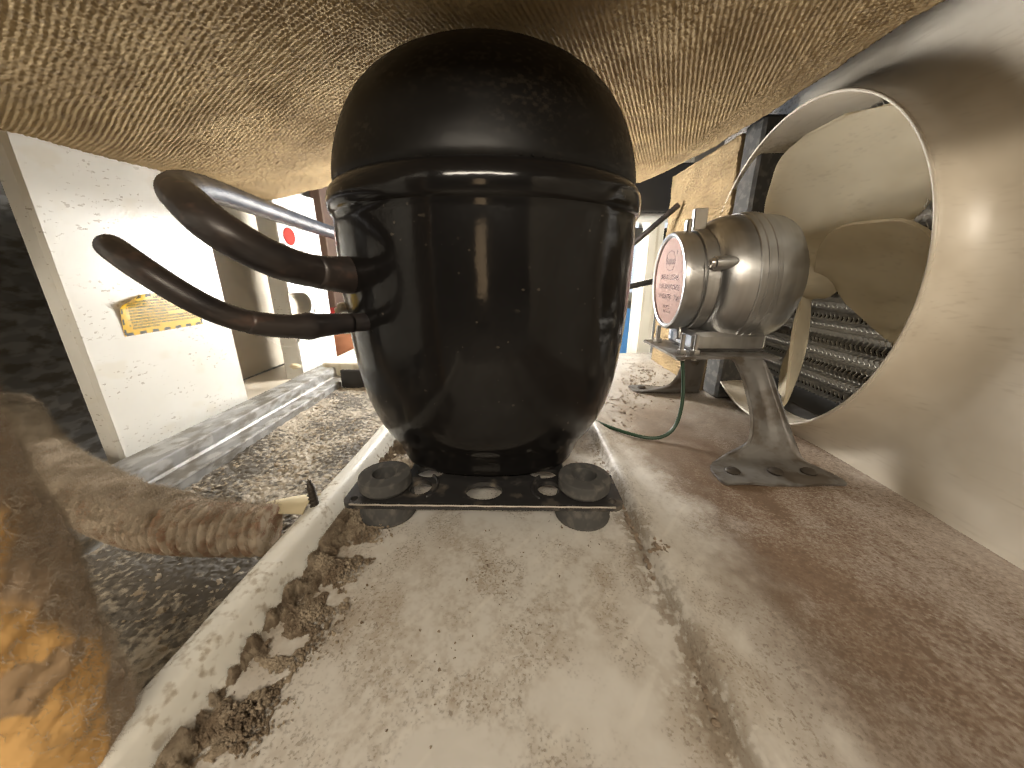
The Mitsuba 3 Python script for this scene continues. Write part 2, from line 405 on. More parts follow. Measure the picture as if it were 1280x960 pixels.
V = np.concatenate([rim(V[:, :1]), V, rim(V[:, -1:])], 1)
add('ceiling', grid(V), 'm_insulation', True, kind='structure')

# the appliance's front header rail above the opening
add('front_header', bbox(-.40, .50, -.005, .030, .328, .520, .003), 'm_galv', kind='structure')
# the room around: its floor, far wall
add('room_floor', bbox(-3, 3, -3, 3.6, -.17, -.15), 'm_room', kind='structure')
add('room_wall', bbox(-3, 3, 3.5, 3.6, -.149, 2.6), 'm_room', kind='structure')

# ------------------------------------------------------------------ lamps and window (what lights the place)
def emitter(c):
    return {'emitter': {'type': 'area', 'radiance': rgb(*c)}}

t = thing('work_lamp', 'floodlight standing behind the black compressor', 'lamp')
LC = (-.09, .655, 0)
add(t + '__cap', lathe([(0, .245), (.030, .245), (.050, .2405), (.050, .2345), (0, .2345)], LC, n=40), 'm_dark_metal', 35)
add(t + '__lit_drum', lathe([(.045, .120), (.045, .234)], LC, n=40), 'm_dark_metal', **emitter(LAMP_REAR))
add(t + '__stand', lathe([(0, .0015), (.040, .0015), (.040, .008), (.008, .011), (.008, .112), (.050, .113), (.050, .1195), (0, .1195)], LC, n=40), 'm_dark_metal', 35)
t = thing('tall_lamp', 'tall warm lamp in the room in front of the appliance', 'lamp')
add(t + '__base', lathe([(0, -.148), (.09, -.148), (.09, -.13), (.01, -.12), (.01, .02), (0, .02)], (-.03, -.95, 0), n=24), 'm_dark_metal')
add(t + '__shade', lathe([(.070, .02), (.070, .36)], (-.03, -.95, 0), n=24), 'm_cream', **emitter(LAMP_FRONT))
t = thing('hanging_lamp', 'warm bar lamp hanging in front of the open appliance', 'lamp')
HN = unit([0, .62, -.78]); HX = np.array([1.0, 0, 0]); HY = np.cross(HN, HX); HO = np.array([-.02, -.36, .445])
m = bbox(-.245, .245, -.034, .034, -.040, -.002, .008); m.apply_transform(mat4(HO, HX, HY, HN))
add(t + '__housing', m, 'm_dark_metal')
m = trimesh.Trimesh([(-.235, -.024, 0), (.235, -.024, 0), (.235, .024, 0), (-.235, .024, 0)], [(0, 1, 2), (0, 2, 3)], process=False); m.apply_transform(mat4(HO, HX, HY, HN))
add(t + '__lit_bar', m, 'm_cream', **emitter(LAMP_TOP))
t = thing('side_window', 'daylight window in the room to the right, beyond the condenser', 'window')
m = trimesh.Trimesh([(2.2, -.6, -.05), (2.2, -.6, 1.6), (2.2, 1.6, 1.6), (2.2, 1.6, -.05)], [(0, 1, 2), (0, 2, 3)], process=False)
add(t + '__pane', m, 'm_white', **emitter(SIDE_WINDOW))
add(t + '__frame', cat(bbox(2.17, 2.24, -.68, -.6, -.13, 1.68), bbox(2.17, 2.24, 1.6, 1.68, -.13, 1.68), bbox(2.17, 2.24, -.6, 1.6, 1.6, 1.68), bbox(2.17, 2.24, -.6, 1.6, -.13, -.05)), 'm_wood_white')
t = thing('window', 'pale blue daylight window in the room behind the appliance', 'window')
m = trimesh.Trimesh([(-1.6, 3.45, .0), (1.4, 3.45, .0), (1.4, 3.45, 1.7), (-1.6, 3.45, 1.7)], [(0, 1, 2), (0, 2, 3)], process=False)
add(t + '__pane', m, 'm_white', **emitter(WINDOW))
add(t + '__frame', cat(bbox(-1.68, -1.6, 3.42, 3.49, -.08, 1.78), bbox(1.4, 1.48, 3.42, 3.49, -.08, 1.78), bbox(-1.6, 1.4, 3.42, 3.49, 1.7, 1.78), bbox(-1.6, 1.4, 3.42, 3.49, -.08, 0)), 'm_wood_white')

# ------------------------------------------------------------------ compressor
CX, CY = -.0225, .283
comp = thing('compressor', 'glossy black dome-topped compressor on a square mounting plate in the middle', 'compressor')
def foot_lobes(r, z, a):
    k = np.clip((.062 - z) / .04, 0, 1)
    k = k * k * (3 - 2 * k)
    sq = np.abs(np.cos(2 * a)) ** 1.5          # 1 facing front, back and sides; 0 at the four corners
    return r * (1 - .10 * k * sq * (z < .062))
low = [(0, .0215), (.05, .0215), (.066, .022), (.0725, .0240), (.0765, .0275), (.0785, .0325), (.080, .0385), (.0832, .0445), (.0870, .0500), (.0905, .0575), (.0935, .066), (.0962, .075), (.0985, .086),
       (.1003, .098), (.1017, .112), (.1028, .126), (.1036, .140), (.1040, .155), (.1041, .170), (.1040, .182), (.1036, .190), (.1037, .1935), (.1045, .1955)]
add(comp + '__lower_shell', lathe(low, (CX, CY, 0), n=144, mod=foot_lobes), 'm_black_paint', 40)
rimp = [(.1030, .1940), (.1046, .1948), (.1058, .1970), (.1063, .2005), (.1062, .2040), (.1054, .2070), (.1040, .2092), (.1022, .2112), (.1000, .2122)]
add(comp + '__weld_rim', lathe(rimp, (CX, CY, 0), n=144), 'm_black_paint', 40)
dome = [(.1000, .2105), (.1012, .2125), (.1014, .2160), (.1008, .2215), (.0994, .2285), (.0972, .2360), (.0942, .2440), (.0902, .2520), (.0852, .2595), (.0792, .2660), (.0720, .2718), (.0630, .2772), (.0520, .2815), (.0390, .2845),
        (.0230, .2862), (0, .2868)]
add(comp + '__dome', lathe(dome, (CX, CY, 0), n=144), 'm_black_dull', 40)
# weld beads and chips along the seam that catch the light
bead = []
for k in range(70):
    a = -math.pi / 2 + rng.normal(0, .75)
    r = .1004 + rng.uniform(-.0004, .0006)
    bead.append((CX + r * math.cos(a), CY + r * math.sin(a), .2116 + rng.uniform(-.0012, .0016)))
add(comp + '__weld_bead', crumbs(np.array(bead), rng.uniform(.0004, .0011, 70), 3, 1.0), 'm_black_paint', kind='stuff')
# mounting plate with its holes
px0, px1, py0, py1 = -.113, .068, .189, .377
pl = sbox(px0 + .007, py0 + .007, px1 - .007, py1 - .007).buffer(.007, 8)
for x0_, x1_ in ((px0 - .02, -.0795), (.0345, px1 + .02)):
    pl = pl.difference(sbox(x0_ + .008, .2345, x1_ - .008, .3315).buffer(.008, 8))
GR = [(-.090, .2085), (.045, .2085), (-.090, .3575), (.045, .3575)]
for gx, gy in GR:
    s = 1 if gx < CX else -1
    pl = pl.difference(Point(gx, gy).buffer(.010, 16))
    pl = pl.difference(affinity.scale(Point(gx + s * .0235, gy + .0005).buffer(.0085, 16), .9, 1))
    dy = -1 if gy < CY else 1
    pl = pl.difference(Point(px0 + .0065 if s > 0 else px1 - .0065, (py0 + .0065) if dy < 0 else (py1 - .0065)).buffer(.0024, 12))
    pl = pl.difference(affinity.scale(Point(gx + s * .026, gy - dy * .020).buffer(.008, 16), 1.25, .9))
for yy_ in (.2055, .3605):
    pl = pl.difference(affinity.scale(Point(CX, yy_).buffer(.0112, 24), 1.1, .9))
pm = trimesh.creation.extrude_polygon(pl, .0032, engine='earcut')
pm.apply_translation((0, 0, .0172))
add(comp + '__mounting_plate', pm, 'm_plate')
ex = np.linspace(px0 + .006, px1 - .006, 60)
add(comp + '__worn_edge', tube(np.stack([ex, 0 * ex + py0 + .0002, .0201 + .0001 * np.sin(ex * 400)], -1), .0006 + .0002 * meshkit.fbm(np.stack([ex * 300, ex * 0, ex * 0], -1), 2, 3), 8), 'm_bare_edge', True, label='worn bare metal edge along the front of the plate')
# pressed stiffening ribs beside the feet
for s, gx in ((1, -.090), (-1, .045)):
    P = [(gx + s * .030, .1975, .0204), (gx + s * .034, .2035, .0204), (gx + s * .034, .2155, .0204), (gx + s * .029, .2235, .0204)]
    add(comp + '__pressed_rib', tube(spline(P, 24), .0011, 8), 'm_plate', True)
for k, (gx, gy) in enumerate(GR):
    ring = [(.0082, .0318), (.0150, .0318), (.0168, .0311), (.0172, .0296), (.0172, .0235), (.0150, .0208), (.0135, .0206), (.0095, .0180), (.0095, .0168), (.0140, .0166), (.0178, .0158), (.0180, .0145), (.0188, .0020), (.0184, .0009),
            (.0082, .0009), (.0078, .0310), (.0082, .0318)]
    add(comp + '__rubber_foot', lathe(ring, (gx, gy, 0), n=40), 'm_rubber', 35)

# spigot where the small pipe enters the shell, and the braze collar of the large one
sp0 = np.array([-.1135, .2325, .1325]); spd = unit([-.91, -.42, 0])
add(comp + '__pipe_flange', cat(lathe([(.0062, -.010), (.0098, -.010), (.0104, .002), (.0092, .0042), (.0075, .0030), (.0066, .006), (.0062, .006)], sp0, spd, 32)), 'm_steel', 30)

# ------------------------------------------------------------------ refrigerant pipes
big = [(-0.066, 0.235, 0.1555), (-0.0921, 0.218, 0.1591), (-0.1013, 0.203, 0.16), (-0.1103, 0.182, 0.1634), (-0.1174, 0.166, 0.1699), (-0.1283, 0.16, 0.1791), (-0.1438, 0.168, 0.1891), (-0.1656, 0.188, 0.1982), (-0.1901, 0.222, 0.2079), (-0.211, 0.265, 0.2147), (-0.2355, 0.335, 0.2191), (-0.2539, 0.42, 0.2197), (-0.2611, 0.54, 0.2156), (-0.2229, 0.62, 0.2017)]
t = thing('suction_pipe', 'thick dark copper pipe looping back from the left side of the black compressor', 'pipe')
BIG = spline(big, 150)
rad = np.full(150, .0082) + .00022 * (meshkit.fbm(np.stack([np.arange(150) * .3] * 3, -1), 2) - .5) * 2
add(t + '__tube', tube(BIG, rad, 28), 'm_pipe', True)
k0 = 12
add(t + '__braze_collar', tube(np.vstack([BIG[2:k0 + 8]]), np.interp(np.arange(k0 + 6), [0, 6, 9, 12, 14, k0 + 5], [.0096, .0100, .0106, .0099, .0092, .0083]), 28), 'm_pipe', True)
drip = trimesh.creation.icosphere(3, .0065)
drip.apply_scale([.9, .9, 1.5])
drip.apply_translation(BIG[8] + [0, 0, -.0095])
g_ = np.random.default_rng(5); q = []
for k in range(90):
    i_ = g_.integers(3, 12); a_ = g_.uniform(0, 2 * math.pi); tt = unit(BIG[i_ + 1] - BIG[i_]); x_, y_, _z = frame(tt)
    q.append(BIG[i_] + (math.cos(a_) * x_ + math.sin(a_) * y_) * .0098)
add(t + '__braze_bead', crumbs(np.array(q), g_.uniform(.0004, .0014, 90), 8, 1.0), 'm_pipe', kind='stuff')
add(t + '__braze_drip', drip, 'm_pipe', True)
small = [(-0.068, 0.235, 0.131), (-0.084, 0.208, 0.1334), (-0.0962, 0.194, 0.1342), (-0.1078, 0.176, 0.135), (-0.12, 0.16, 0.1387), (-0.1286, 0.15, 0.145), (-0.1377, 0.144, 0.1538), (-0.1488, 0.142, 0.1636), (-0.1591, 0.146, 0.1688), (-0.1708, 0.155, 0.1709), (-0.1818, 0.168, 0.1694), (-0.188, 0.184, 0.1604), (-0.1884, 0.203, 0.1469), (-0.1834, 0.225, 0.134), (-0.1714, 0.252, 0.1264), (-0.1505, 0.29, 0.1215), (-0.145, 0.34, 0.1164), (-0.1339, 0.4, 0.1106)]
t = thing('discharge_pipe', 'thin dark copper pipe below the thick one, its bend near the yellow sticker', 'pipe')
SM = spline(small, 170)
add(t + '__tube', tube(SM, .0051, 24), 'm_pipe', True)
add(t + '__braze_joint', tube(SM[18:40], np.interp(np.arange(22), [0, 4, 8, 10, 13, 21], [.0052, .0057, .0061, .0070, .0058, .0053]), 24), 'm_pipe', True)

# ------------------------------------------------------------------ left side: white cabinet panel with sticker
t = thing('white_panel', 'white painted sheet metal panel with the yellow sticker at left', 'panel')
add(t + '__face', cat(bbox(-.3455, -.330, .2565, .402, .003, .262, .0025)), 'm_white')
WP = t
# sticker: lies on the face x = -.33, its upper left corner curled away
def stick_pt(s, q):      # s along +y, q up, from the lower left corner
    y = .2880 + s * .0765 + .002 * q
    z = .1100 + q * .0335 + .0005 * s
    lift = np.clip((q - .66) / .34, 0, 1) * np.clip((.40 - s) / .40, 0, 1)
    lift2 = np.clip((.10 - s) / .10, 0, 1) * np.clip((q - .2) / .8, 0, 1)
    x = -.3297 + .006 * lift ** 1.4 + .003 * lift2
    return np.stack([x, y + .006 * lift ** 2, z - .006 * lift ** 2], -1)
S, Q = np.meshgrid(np.linspace(0, 1, 40), np.linspace(0, 1, 24), indexing='ij')
st = add(WP + '__warning_sticker', solid_sheet(stick_pt(S, Q), .00018), 'm_yellow', label='yellow warning sticker with black border dashes and a curled corner')
def on_sticker(m):       # flat (s, q, h) mesh onto the curved sticker
    v = np.array(m.vertices)
    P = stick_pt(v[:, 0], v[:, 1])
    P[:, 0] += .00012 + v[:, 2]
    return trimesh.Trimesh(P, m.faces, process=False)
lines = ['ELECTRICAL SAFETY', 'QUALIFIED SERVICE PERSONNEL ONLY SHOULD', 'SERVICE UNIT WHICH MAY EXPOSE TO ELECTRICITY.', '1. THE COMPRESSOR MUST BE GROUNDED.', '2. DO NOT OPERATE COMPRESSOR WITHOUT PROTECTIVE TERMINAL COVER IN PLACE.',
         '3. DO NOT REMOVE PROTECTIVE TERMINAL COVER UNTIL ELECTRICAL SUPPLY IS', '   DISCONNECTED TO COMPRESSOR.', '4. IN A REFRIGERATION SYSTEM A DEFECTIVE MOTOR TERMINAL BLOCK CAN RELEASE',
         '   FROM SYSTEM BEFORE PRESSURE IS RELEASED; WEAR EYE PROTECTION.', '5. THE CAN IS PRESSURIZED AND PARTS SHOULD ALSO BE CHECKED', '   REFRIGERANT PIPES.']
tx = []
for k, l in enumerate(lines):
    h = .040 if k else .050
    m = meshkit.text_mesh(l.strip(), 1.0, .00008 / .0735, bold=True)
    w = m.bounds[1][0]
    s0 = .40 if k == 0 else .07 + (.03 if l.startswith('   ') else 0)
    wide = min(.90 - (s0 - .07), len(l) * .0150)
    m.apply_scale([wide / w, h, .06])
    m.apply_translation([s0, .875 - k * .073, 0])
    for ds, dq in ((0, 0), (.0022, .004)):
        m2 = m.copy(); m2.apply_translation([ds, dq, 0]); tx.append(on_sticker(m2))
add(st + '__print', cat(*tx), 'm_print')
dash = []
for k in range(7):
    for q0, q1 in ((.004, .075), (.925, .996)):
        s0 = .02 + k * .145
        V = np.stack(np.meshgrid(np.linspace(s0, min(s0 + .075, .995), 5), np.linspace(q0, q1, 3), indexing='ij'), -1)
        dash.append(on_sticker(grid(np.concatenate([V, V[..., :1] * 0], -1))))
for k in range(4):
    for s0, s1 in ((.004, .026), (.974, .996)):
        q0 = .03 + k * .26
        V = np.stack(np.meshgrid(np.linspace(s0, s1, 3), np.linspace(q0, min(q0 + .13, .99), 5), indexing='ij'), -1)
        dash.append(on_sticker(grid(np.concatenate([V, V[..., :1] * 0], -1))))
add(st + '__border_dashes', cat(*dash), 'm_print')

# recessed plate and channel post behind the panel's far end
def wall_strip(a, b, z0, z1, th=.0015):
    a, b = np.array(a), np.array(b)
    d = unit(np.r_[b - a, 0])
    n = np.array([d[1], -d[0], 0])
    L = np.linalg.norm(b - a)
    return plate(sbox(0, z0, L, z1), th, mat4(np.r_[a, 0] - n * th, d, np.array([0, 0, 1.0]), n))
t = thing('recessed_plate', 'dull beige metal plate set back between the white panel and the slotted post', 'plate')
add(t + '__sheet', wall_strip((-.428, .345), (-.436, .645), .002, .27), 'm_beige')
add(t + '__foot_flange', bbox(-.428, -.325, .405, .64, -.0005, .0018), 'm_beige')
t = thing('slotted_post', 'white channel post with a slot and an oval red sticker behind the pipes', 'post')
A, B = np.array([-.3415, .5350]), np.array([-.3260, .6150])
d = unit(np.r_[B - A, 0]); n = np.array([d[1], -d[0], 0]); L = np.linalg.norm(B - A)
f = sbox(0, .0, L, .275).difference(sbox(-.01, .098, .024, .133).union(Point(.024, .1155).buffer(.0175, 12))).difference(sbox(-.01, .176, .010, .203)).difference(sbox(-.01, .06, .004, .09))
f = f.difference(Point(.046, .103).buffer(.0025)).difference(Point(.028, .086).buffer(.0016))
add(t + '__face', plate(f, .0016, mat4(np.r_[A, 0] - n * .0016, d, [0, 0, 1.0], n)), 'm_white')
add(t + '__return_flange', wall_strip((-.3660, .5300), (-.3425, .5343), 0, .275), 'm_white')
add(t + '__inner_web', wall_strip((-.3600, .5400), (-.3440, .6200), 0, .275), 'm_beige')
oval = affinity.scale(Point(0, 0).buffer(.0105, 24), 1, 1.15)
add(t + '__red_sticker', plate(oval, .0004, mat4(np.r_[A, 0] + d * .019 + np.array([0, 0, .2135]) + n * .0002, d, [0, 0, 1.0], n)), 'm_red', label='oval red sticker on the post')
add(t + '__foot_tab', bbox(-.362, -.322, .49, .5295, .0, .0015), 'm_white')

t = thing('dark_partition', 'plain sheet metal partition beyond the white panel at the far left', 'partition')
add(t + '__panel', bbox(-.56, -.545, -.4, .66, -.149, .5, .003), 'm_galv')
add(t + '__cross_panel', bbox(-.545, -.372, .66, .67, -.149, .5, .002), 'm_galv')
add(t + '__front_side_sheet', bbox(-.385, -.372, -.30, .185, -.02, .52, .003), 'm_white')
add(t + '__front_sheet', bbox(-.56, -.386, -.315, -.302, -.149, .5, .002), 'm_galv')
add(t + '__top_sheet', bbox(-.56, -.36, -.30, .67, .505, .52, .002), 'm_galv')
# galvanised rail and the dust-filled tray
t = thing('galvanised_rail', 'dirty galvanised steel channel rail along the foot of the white panel', 'rail')
def rail_profile(yv):
    x0 = np.interp(yv, [.06, .60], [-.262, -.272])
    p = [(-.075, .0016), (-.052, .0016), (-.0505, .004), (-.050, .0175), (-.0485, .0195), (-.022, .0200), (-.0195, .0192), (-.0185, .0170), (-.0180, .0080), (-.0165, .0058), (-.0020, .0048), (0, .0036), (.0005, -.009)]
    return [(x0 + a, yv, b) for a, b in p]
yv = np.arange(.05, .60, .006)
V = np.array([rail_profile(y) for y in yv])
V[..., 2] += .0008 * (meshkit.fbm(V * 30, 2, 3) - .5)
add(t + '__channel', grid(V[:, ::-1]), 'm_galv', 25)
t = thing('drip_tray', 'black tray filled with gritty dust between the rail and the white ridge', 'tray')
gx, gy = np.meshgrid(np.linspace(-.275, -.136, 200), np.linspace(-.04, .505, 780), indexing='ij')
gz = -.0045 + .0042 * (meshkit.fbm(np.stack([gx * 60, gy * 60, gx * 0], -1), 4, 2) - .4) + .0035 * (meshkit.fbm(np.stack([gx * 420, gy * 420, gx * 0], -1), 3, 6) - .5) * .7
add(t + '__dusty_bottom', grid(np.stack([gx, gy, gz], -1)), 'm_tray', True)
add(t + '__end_wall', bbox(-.268, -.132, .506, .512, -.012, .0225, .0015), 'm_dark_metal')
gp = np.stack([rng.uniform(-.262, -.14, 2600), rng.uniform(.0, .5, 2600), np.zeros(2600)], -1)
keep = meshkit.fbm(gp * [40, 40, 0] + 3, 3, 21) > .42
gp = gp[keep]; gp[:, 2] = -.0042
add(t + '__grit', crumbs(gp, np.abs(rng.normal(0, .0007, len(gp))) + .00035, 5), 'm_dust', kind='stuff')

# white sill behind the tray
t = thing('rear_sill', 'pale sill behind the tray with coloured things beyond', 'sill')
add(t, bbox(-.31, -.13, .535, .70, -.02, .0265, .002), 'm_wood_white')
labels[t] = {'label': 'pale sill behind the black tray, at the open rear', 'category': 'sill'}

# ------------------------------------------------------------------ corrugated hose with dust fur, clip, screw, foam sleeve
hp = spline([(-.46, .290, .040), (-.405, .255, .032), (-.345, .222, .0255), (-.289, .197, .0225), (-.245, .180, .0205), (-.205, .1705, .0190), (-.170, .1675, .0180), (-.1445, .1690, .0175)], 760)
s_ = np.r_[0, np.cumsum(np.linalg.norm(np.diff(hp, axis=0), axis=1))]
hr = .0146 + .0024 * np.abs(np.cos(np.pi * s_ / .0052)) ** .6 - .0025 * np.clip((s_ - .27) / .05, 0, 1)
hm = tube(hp, hr, 40)
t = thing('corrugated_hose', 'brown corrugated hose covered in grey dust fluff, lying across the tray at left', 'hose')
hv = np.array(hm.vertices); hn = np.array(hm.vertex_normals)
up_ = np.clip(hn[:, 2] * .8 + .35, 0, 1)[:, None]
hm.vertices = hv + hn * up_ * (.0036 * (meshkit.fbm(hv * 170, 3, 5)[:, None] - .40))
add(t + '__tube', hm, 'm_hose', True)
def scatter(m, n, seed, weight=None):
    g = np.random.default_rng(seed)
    area = m.area_faces.copy()
    if weight is not None: area = area * weight(m.face_normals, m.triangles_center)
    k = g.choice(len(area), n, p=area / area.sum())
    r = g.random((n, 2)); flip = r.sum(1) > 1; r[flip] = 1 - r[flip]
    tri = m.triangles[k]
    return tri[:, 0] + r[:, :1] * (tri[:, 1] - tri[:, 0]) + r[:, 1:] * (tri[:, 2] - tri[:, 0]), m.face_normals[k]
p, nn = scatter(hm, 42000, 1, lambda N, C: np.clip(N[:, 2] + .45, .01, None) ** 1.6 * np.where(C[:, 0] > -.20, .35, 1))
add(t + '__dust_fur', fuzz(p, nn, .0040, .00012, .9, 2), 'm_dust', kind='stuff')

fm = lathe([(.004, .001)] + [(.0215 + .0006 * math.sin(z * 90), z) for z in np.linspace(.001, .245, 130)] + [(.004, .245)], (-.1480, .0670, 0), n=90)
fv = np.array(fm.vertices); fn = np.array(fm.vertex_normals)
fm.vertices = fv + fn * (.0065 * (meshkit.fbm(fv * 55, 3, 9)[:, None] - .5) + .0028 * (meshkit.fbm(fv * 260, 3, 4)[:, None] - .5))
t = thing('foam_sleeve', 'upright orange foam pipe sleeve furred with dust, close by in the lower left corner', 'foam sleeve')
add(t + '__foam', fm, 'm_foam', True)
p, nn = scatter(fm, 46000, 4, lambda N, C: np.clip(N[:, 1] + .25, .03, None))
add(t + '__dust_fur', fuzz(p, nn, .0026, .00006, .9, 6), 'm_dust', kind='stuff')

t = thing('cream_clip', 'small cream plastic tab between the end of the dusty hose and the white ridge', 'clip')
V = np.stack(np.meshgrid(np.linspace(0, 1, 12), np.linspace(-1, 1, 8), indexing='ij'), -1)
a, b = V[..., 0], V[..., 1]
add(t, solid_sheet(np.stack([-.168 + .036 * a, .181 + .010 * a + b * (.0045 + .006 * a), .0210 + .0030 * np.sin(a * 2.6) - .0035 * b * b], -1), .0012), 'm_cream', 40)

t = thing('upright_screw', 'dark pointed screw standing up through the white ridge', 'screw')
ax = unit([-.10, .06, 1]); o = np.array([-.1300, .1905, .0165])
zz = np.linspace(0, .0205, 60)
core = [(0, 0)] + [(.00205 if z < .014 else .00205 * (.0212 - z) / .0072, z) for z in zz] + [(0, .0210)]
add(t + '__shank', lathe(core, o, ax, 18), 'm_screw', 40)
x_, y_, z_ = frame(ax)
th = np.linspace(0, 2 * np.pi * 7.2, 230); hh = np.linspace(.0005, .0188, 230)
rr = np.where(hh < .014, .0021, .0021 * (.0216 - hh) / .0076) + .00035
add(t + '__thread', tube(o + rr[:, None] * (np.cos(th)[:, None] * x_ + np.sin(th)[:, None] * y_) + hh[:, None] * z_, .00048, 6), 'm_screw', True)

# ------------------------------------------------------------------ fan shroud, fan, condenser
C0 = np.array([.25, .3662, .1563]); NA = unit([1, -.05, .0365])        # ring centre and the axis pointing away from the motor
E1 = unit(np.array([0, 1, 0]) - NA * NA[1]); E2 = np.cross(NA, E1)
if E2[2] < 0: E2 = -E2
R = .1425
t = thing('fan_shroud', 'cream painted sheet metal shroud with the large round fan opening at right', 'shroud')
SH = t
na = 240
phi = np.arange(na + 1) * 2 * np.pi / na
cr = [(R - .0006, .062), (R - .0006, .001), (R + .0002, -.0002), (R + .0012, .0004), (R + .0014, .003), (R + .0016, .008), (R + .0028, .0135), (R + .0056, .0188), (R + .0098, .0232), (R + .0152, .0264), (R + .0215, .0286), (R + .0285, .0297), (R + .034, .030)]
rows = [[C0 + r * (math.cos(a) * E1 + math.sin(a) * E2) + s * NA for a in phi] for r, s in cr]
def rect_r(a, l=.205, r_=.56, b=.162, tp=.185):
    c, s = math.cos(a), math.sin(a)
    k = [l / c if c > 1e-6 else r_ / -c if c < -1e-6 else 9, tp / s if s > 1e-6 else b / -s if s < -1e-6 else 9]
    return min(k)
R1 = R + .034
for q in np.linspace(0, 1, 26)[1:]:
    rows.append([C0 + (R1 + q * (max(rect_r(a), R1 - .02) - R1)) * (math.cos(a) * E1 + math.sin(a) * E2) + .030 * NA for a in phi])
V = np.array(rows)
V[13:] += ((meshkit.fbm(V[13:] * 9, 2, 3) - .5) * .004)[..., None] * NA * np.linspace(0, 1, len(V) - 13)[:, None, None]
add(t + '__panel', grid(V), 'm_shroud', True)
add(t + '__rolled_edge', tube(np.array([C0 + (R + .0004) * (math.cos(a) * E1 + math.sin(a) * E2) for a in phi]), .0012, 8, False), 'm_shroud', True)

t = thing('condenser', 'dark condenser coil of wavy metal fins seen through the fan opening', 'condenser')
CO = C0 + .072 * NA
zz = np.arange(-.125, .150, .0024)
zig = .0015 * np.array([0, 1, 0, -1] * 40)[:len(zz)]
def fin_mesh():
    V = np.array([[[d_, zg, z] for d_ in (0, .0008, .012, .024)] for z, zg in zip(zz, zig)])
    V[:, 0, 1] *= 1.25
    return solid_sheet(V, .00045)
fin = mikit.ply(fin_mesh(), 'm_fin')
MM = mat4(CO, NA, E1, E2)
for k in range(59):
    M = MM.copy(); M[:3, 3] = CO + E1 * (-.165 + k * .0056)
    key = numbered(t + '__fin')
    scene[key] = {**fin, 'to_world': T(M.tolist())}
for k in range(11):
    z = -.118 + k * .0255
    for dd in (.006, .018):
        a_ = CO + E1 * -.180 + E2 * (z + (.012 if dd > .01 else 0)) + NA * dd
        add(t + '__tube', tube(np.linspace(a_, a_ + E1 * .36, 4), .0036, 12), 'm_dark_metal', True)
for s in (-1, 1):
    m = bbox(-.012, .035, s * .178 - .004, s * .178 + .004, -.15, .16, .001); m.apply_transform(MM)
    add(t + '__end_plate', m, 'm_dark_metal')
m = bbox(-.030, .060, -.20, .20, -.162, -.130, .001); m.apply_transform(MM)
add(t + '__bottom_channel', m, 'm_dark_metal')

FC = C0 + .036 * NA
t = thing('fan', 'cream plastic fan with broad paddle blades inside the round opening', 'fan')
add(t + '__hub', lathe([(0, -.020), (.010, -.020), (.0165, -.017), (.019, -.010), (.021, .0), (.021, .014), (.017, .018), (0, .018)], FC, NA, 40), 'm_blade', 35)
def blade(ang):
    p = math.cos(ang) * E2 - math.sin(ang) * E1       # clockwise from up as the camera sees it
    tg = np.cross(NA, p)
    ns, nc = 26, 18
    V = np.zeros((ns, nc, 3))
    for i, s in enumerate(np.linspace(0, 1, ns)):
        r = .014 + .119 * s
        half =   .012 + .051 * math.sin(min(1, s / .62) * math.pi / 2) ** 1.1
        if s > .80: half *= math.sqrt(max(.0, 1 - ((s - .80) / .205) ** 2.6))
        pitch = math.radians(42 - 14 * s)
        for j, c in enumerate(np.linspace(-1, 1, nc)):
            cc = c * half
            sweep = .010 * s
            camber = .010 * (1 - c * c) * math.sin(math.pi * min(1, s * .9))
            d_ = math.cos(pitch) * tg + math.sin(pitch) * NA
            nrm = -math.sin(pitch) * tg + math.cos(pitch) * NA
            arc = (cc + sweep) * math.cos(pitch)
            ang2 = arc / r if r > .03 else arc / .03
            V[i, j] = FC + r * (math.cos(ang2) * p + math.sin(ang2) * tg) * 1.0 + NA * math.sin(pitch) * (cc + sweep) + nrm * camber
    return solid_sheet(V, .0024)
for k in range(4):
    add(t + '__blade', blade(math.radians(4 + 90 * k)), 'm_blade', 40)

# ------------------------------------------------------------------ fan motor and its bracket
MO = C0                                             # s = 0 at the ring plane, negative towards the label
t = thing('fan_motor', 'round grey metal fan motor with a pinkish label on its end cap', 'motor')
MT = t
add(t + '__end_cap', lathe([(0, -.0985), (.0415, -.0985), (.0415, -.1005), (.0432, -.1015), (.0452, -.1010), (.0462, -.0990), (.0466, -.0955), (.0466, -.0862), (.0460, -.0848), (.0440, -.0844), (.0440, -.083), (.0300, -.083), (0, -.083)], MO, NA, 96), 'm_motor', 35)
add(t + '__clamp_band', lathe([(.030, -.083), (.0472, -.083), (.0478, -.0822), (.0478, -.0725), (.0468, -.0715), (.045, -.0715), (.030, -.0715)], MO, NA, 96), 'm_motor', 35)
add(t + '__front_bell', lathe([(.030, -.0718), (.0440, -.0718), (.0480, -.0712), (.0518, -.0690), (.0550, -.0650), (.0572, -.0595), (.0584, -.053), (.0590, -.046), (.0588, -.0455), (.03, -.0455)], MO, NA, 96), 'm_motor', 35)
add(t + '__stator_ring', lathe([(.03, -.0455), (.0597, -.0455), (.0602, -.0448), (.0602, -.0405), (.0607, -.0400), (.0607, -.0388), (.0602, -.0383), (.0602, -.0335), (.0607, -.0330), (.0607, -.0318), (.0602, -.0313), (.0602, -.0290), (.0597, -.0283), (.03, -.0283)], MO, NA, 96), 'm_motor', 35)
add(t + '__rear_bell', lathe([(.03, -.0283), (.0580, -.0283), (.0584, -.024), (.0583, -.018), (.0572, -.0115), (.0545, -.0055), (.0490, -.0010), (.0400, .0020), (.0200, .0040), (.0130, .0045), (.012, .0048), (0, .0048)], MO, NA, 96), 'm_motor', 35)
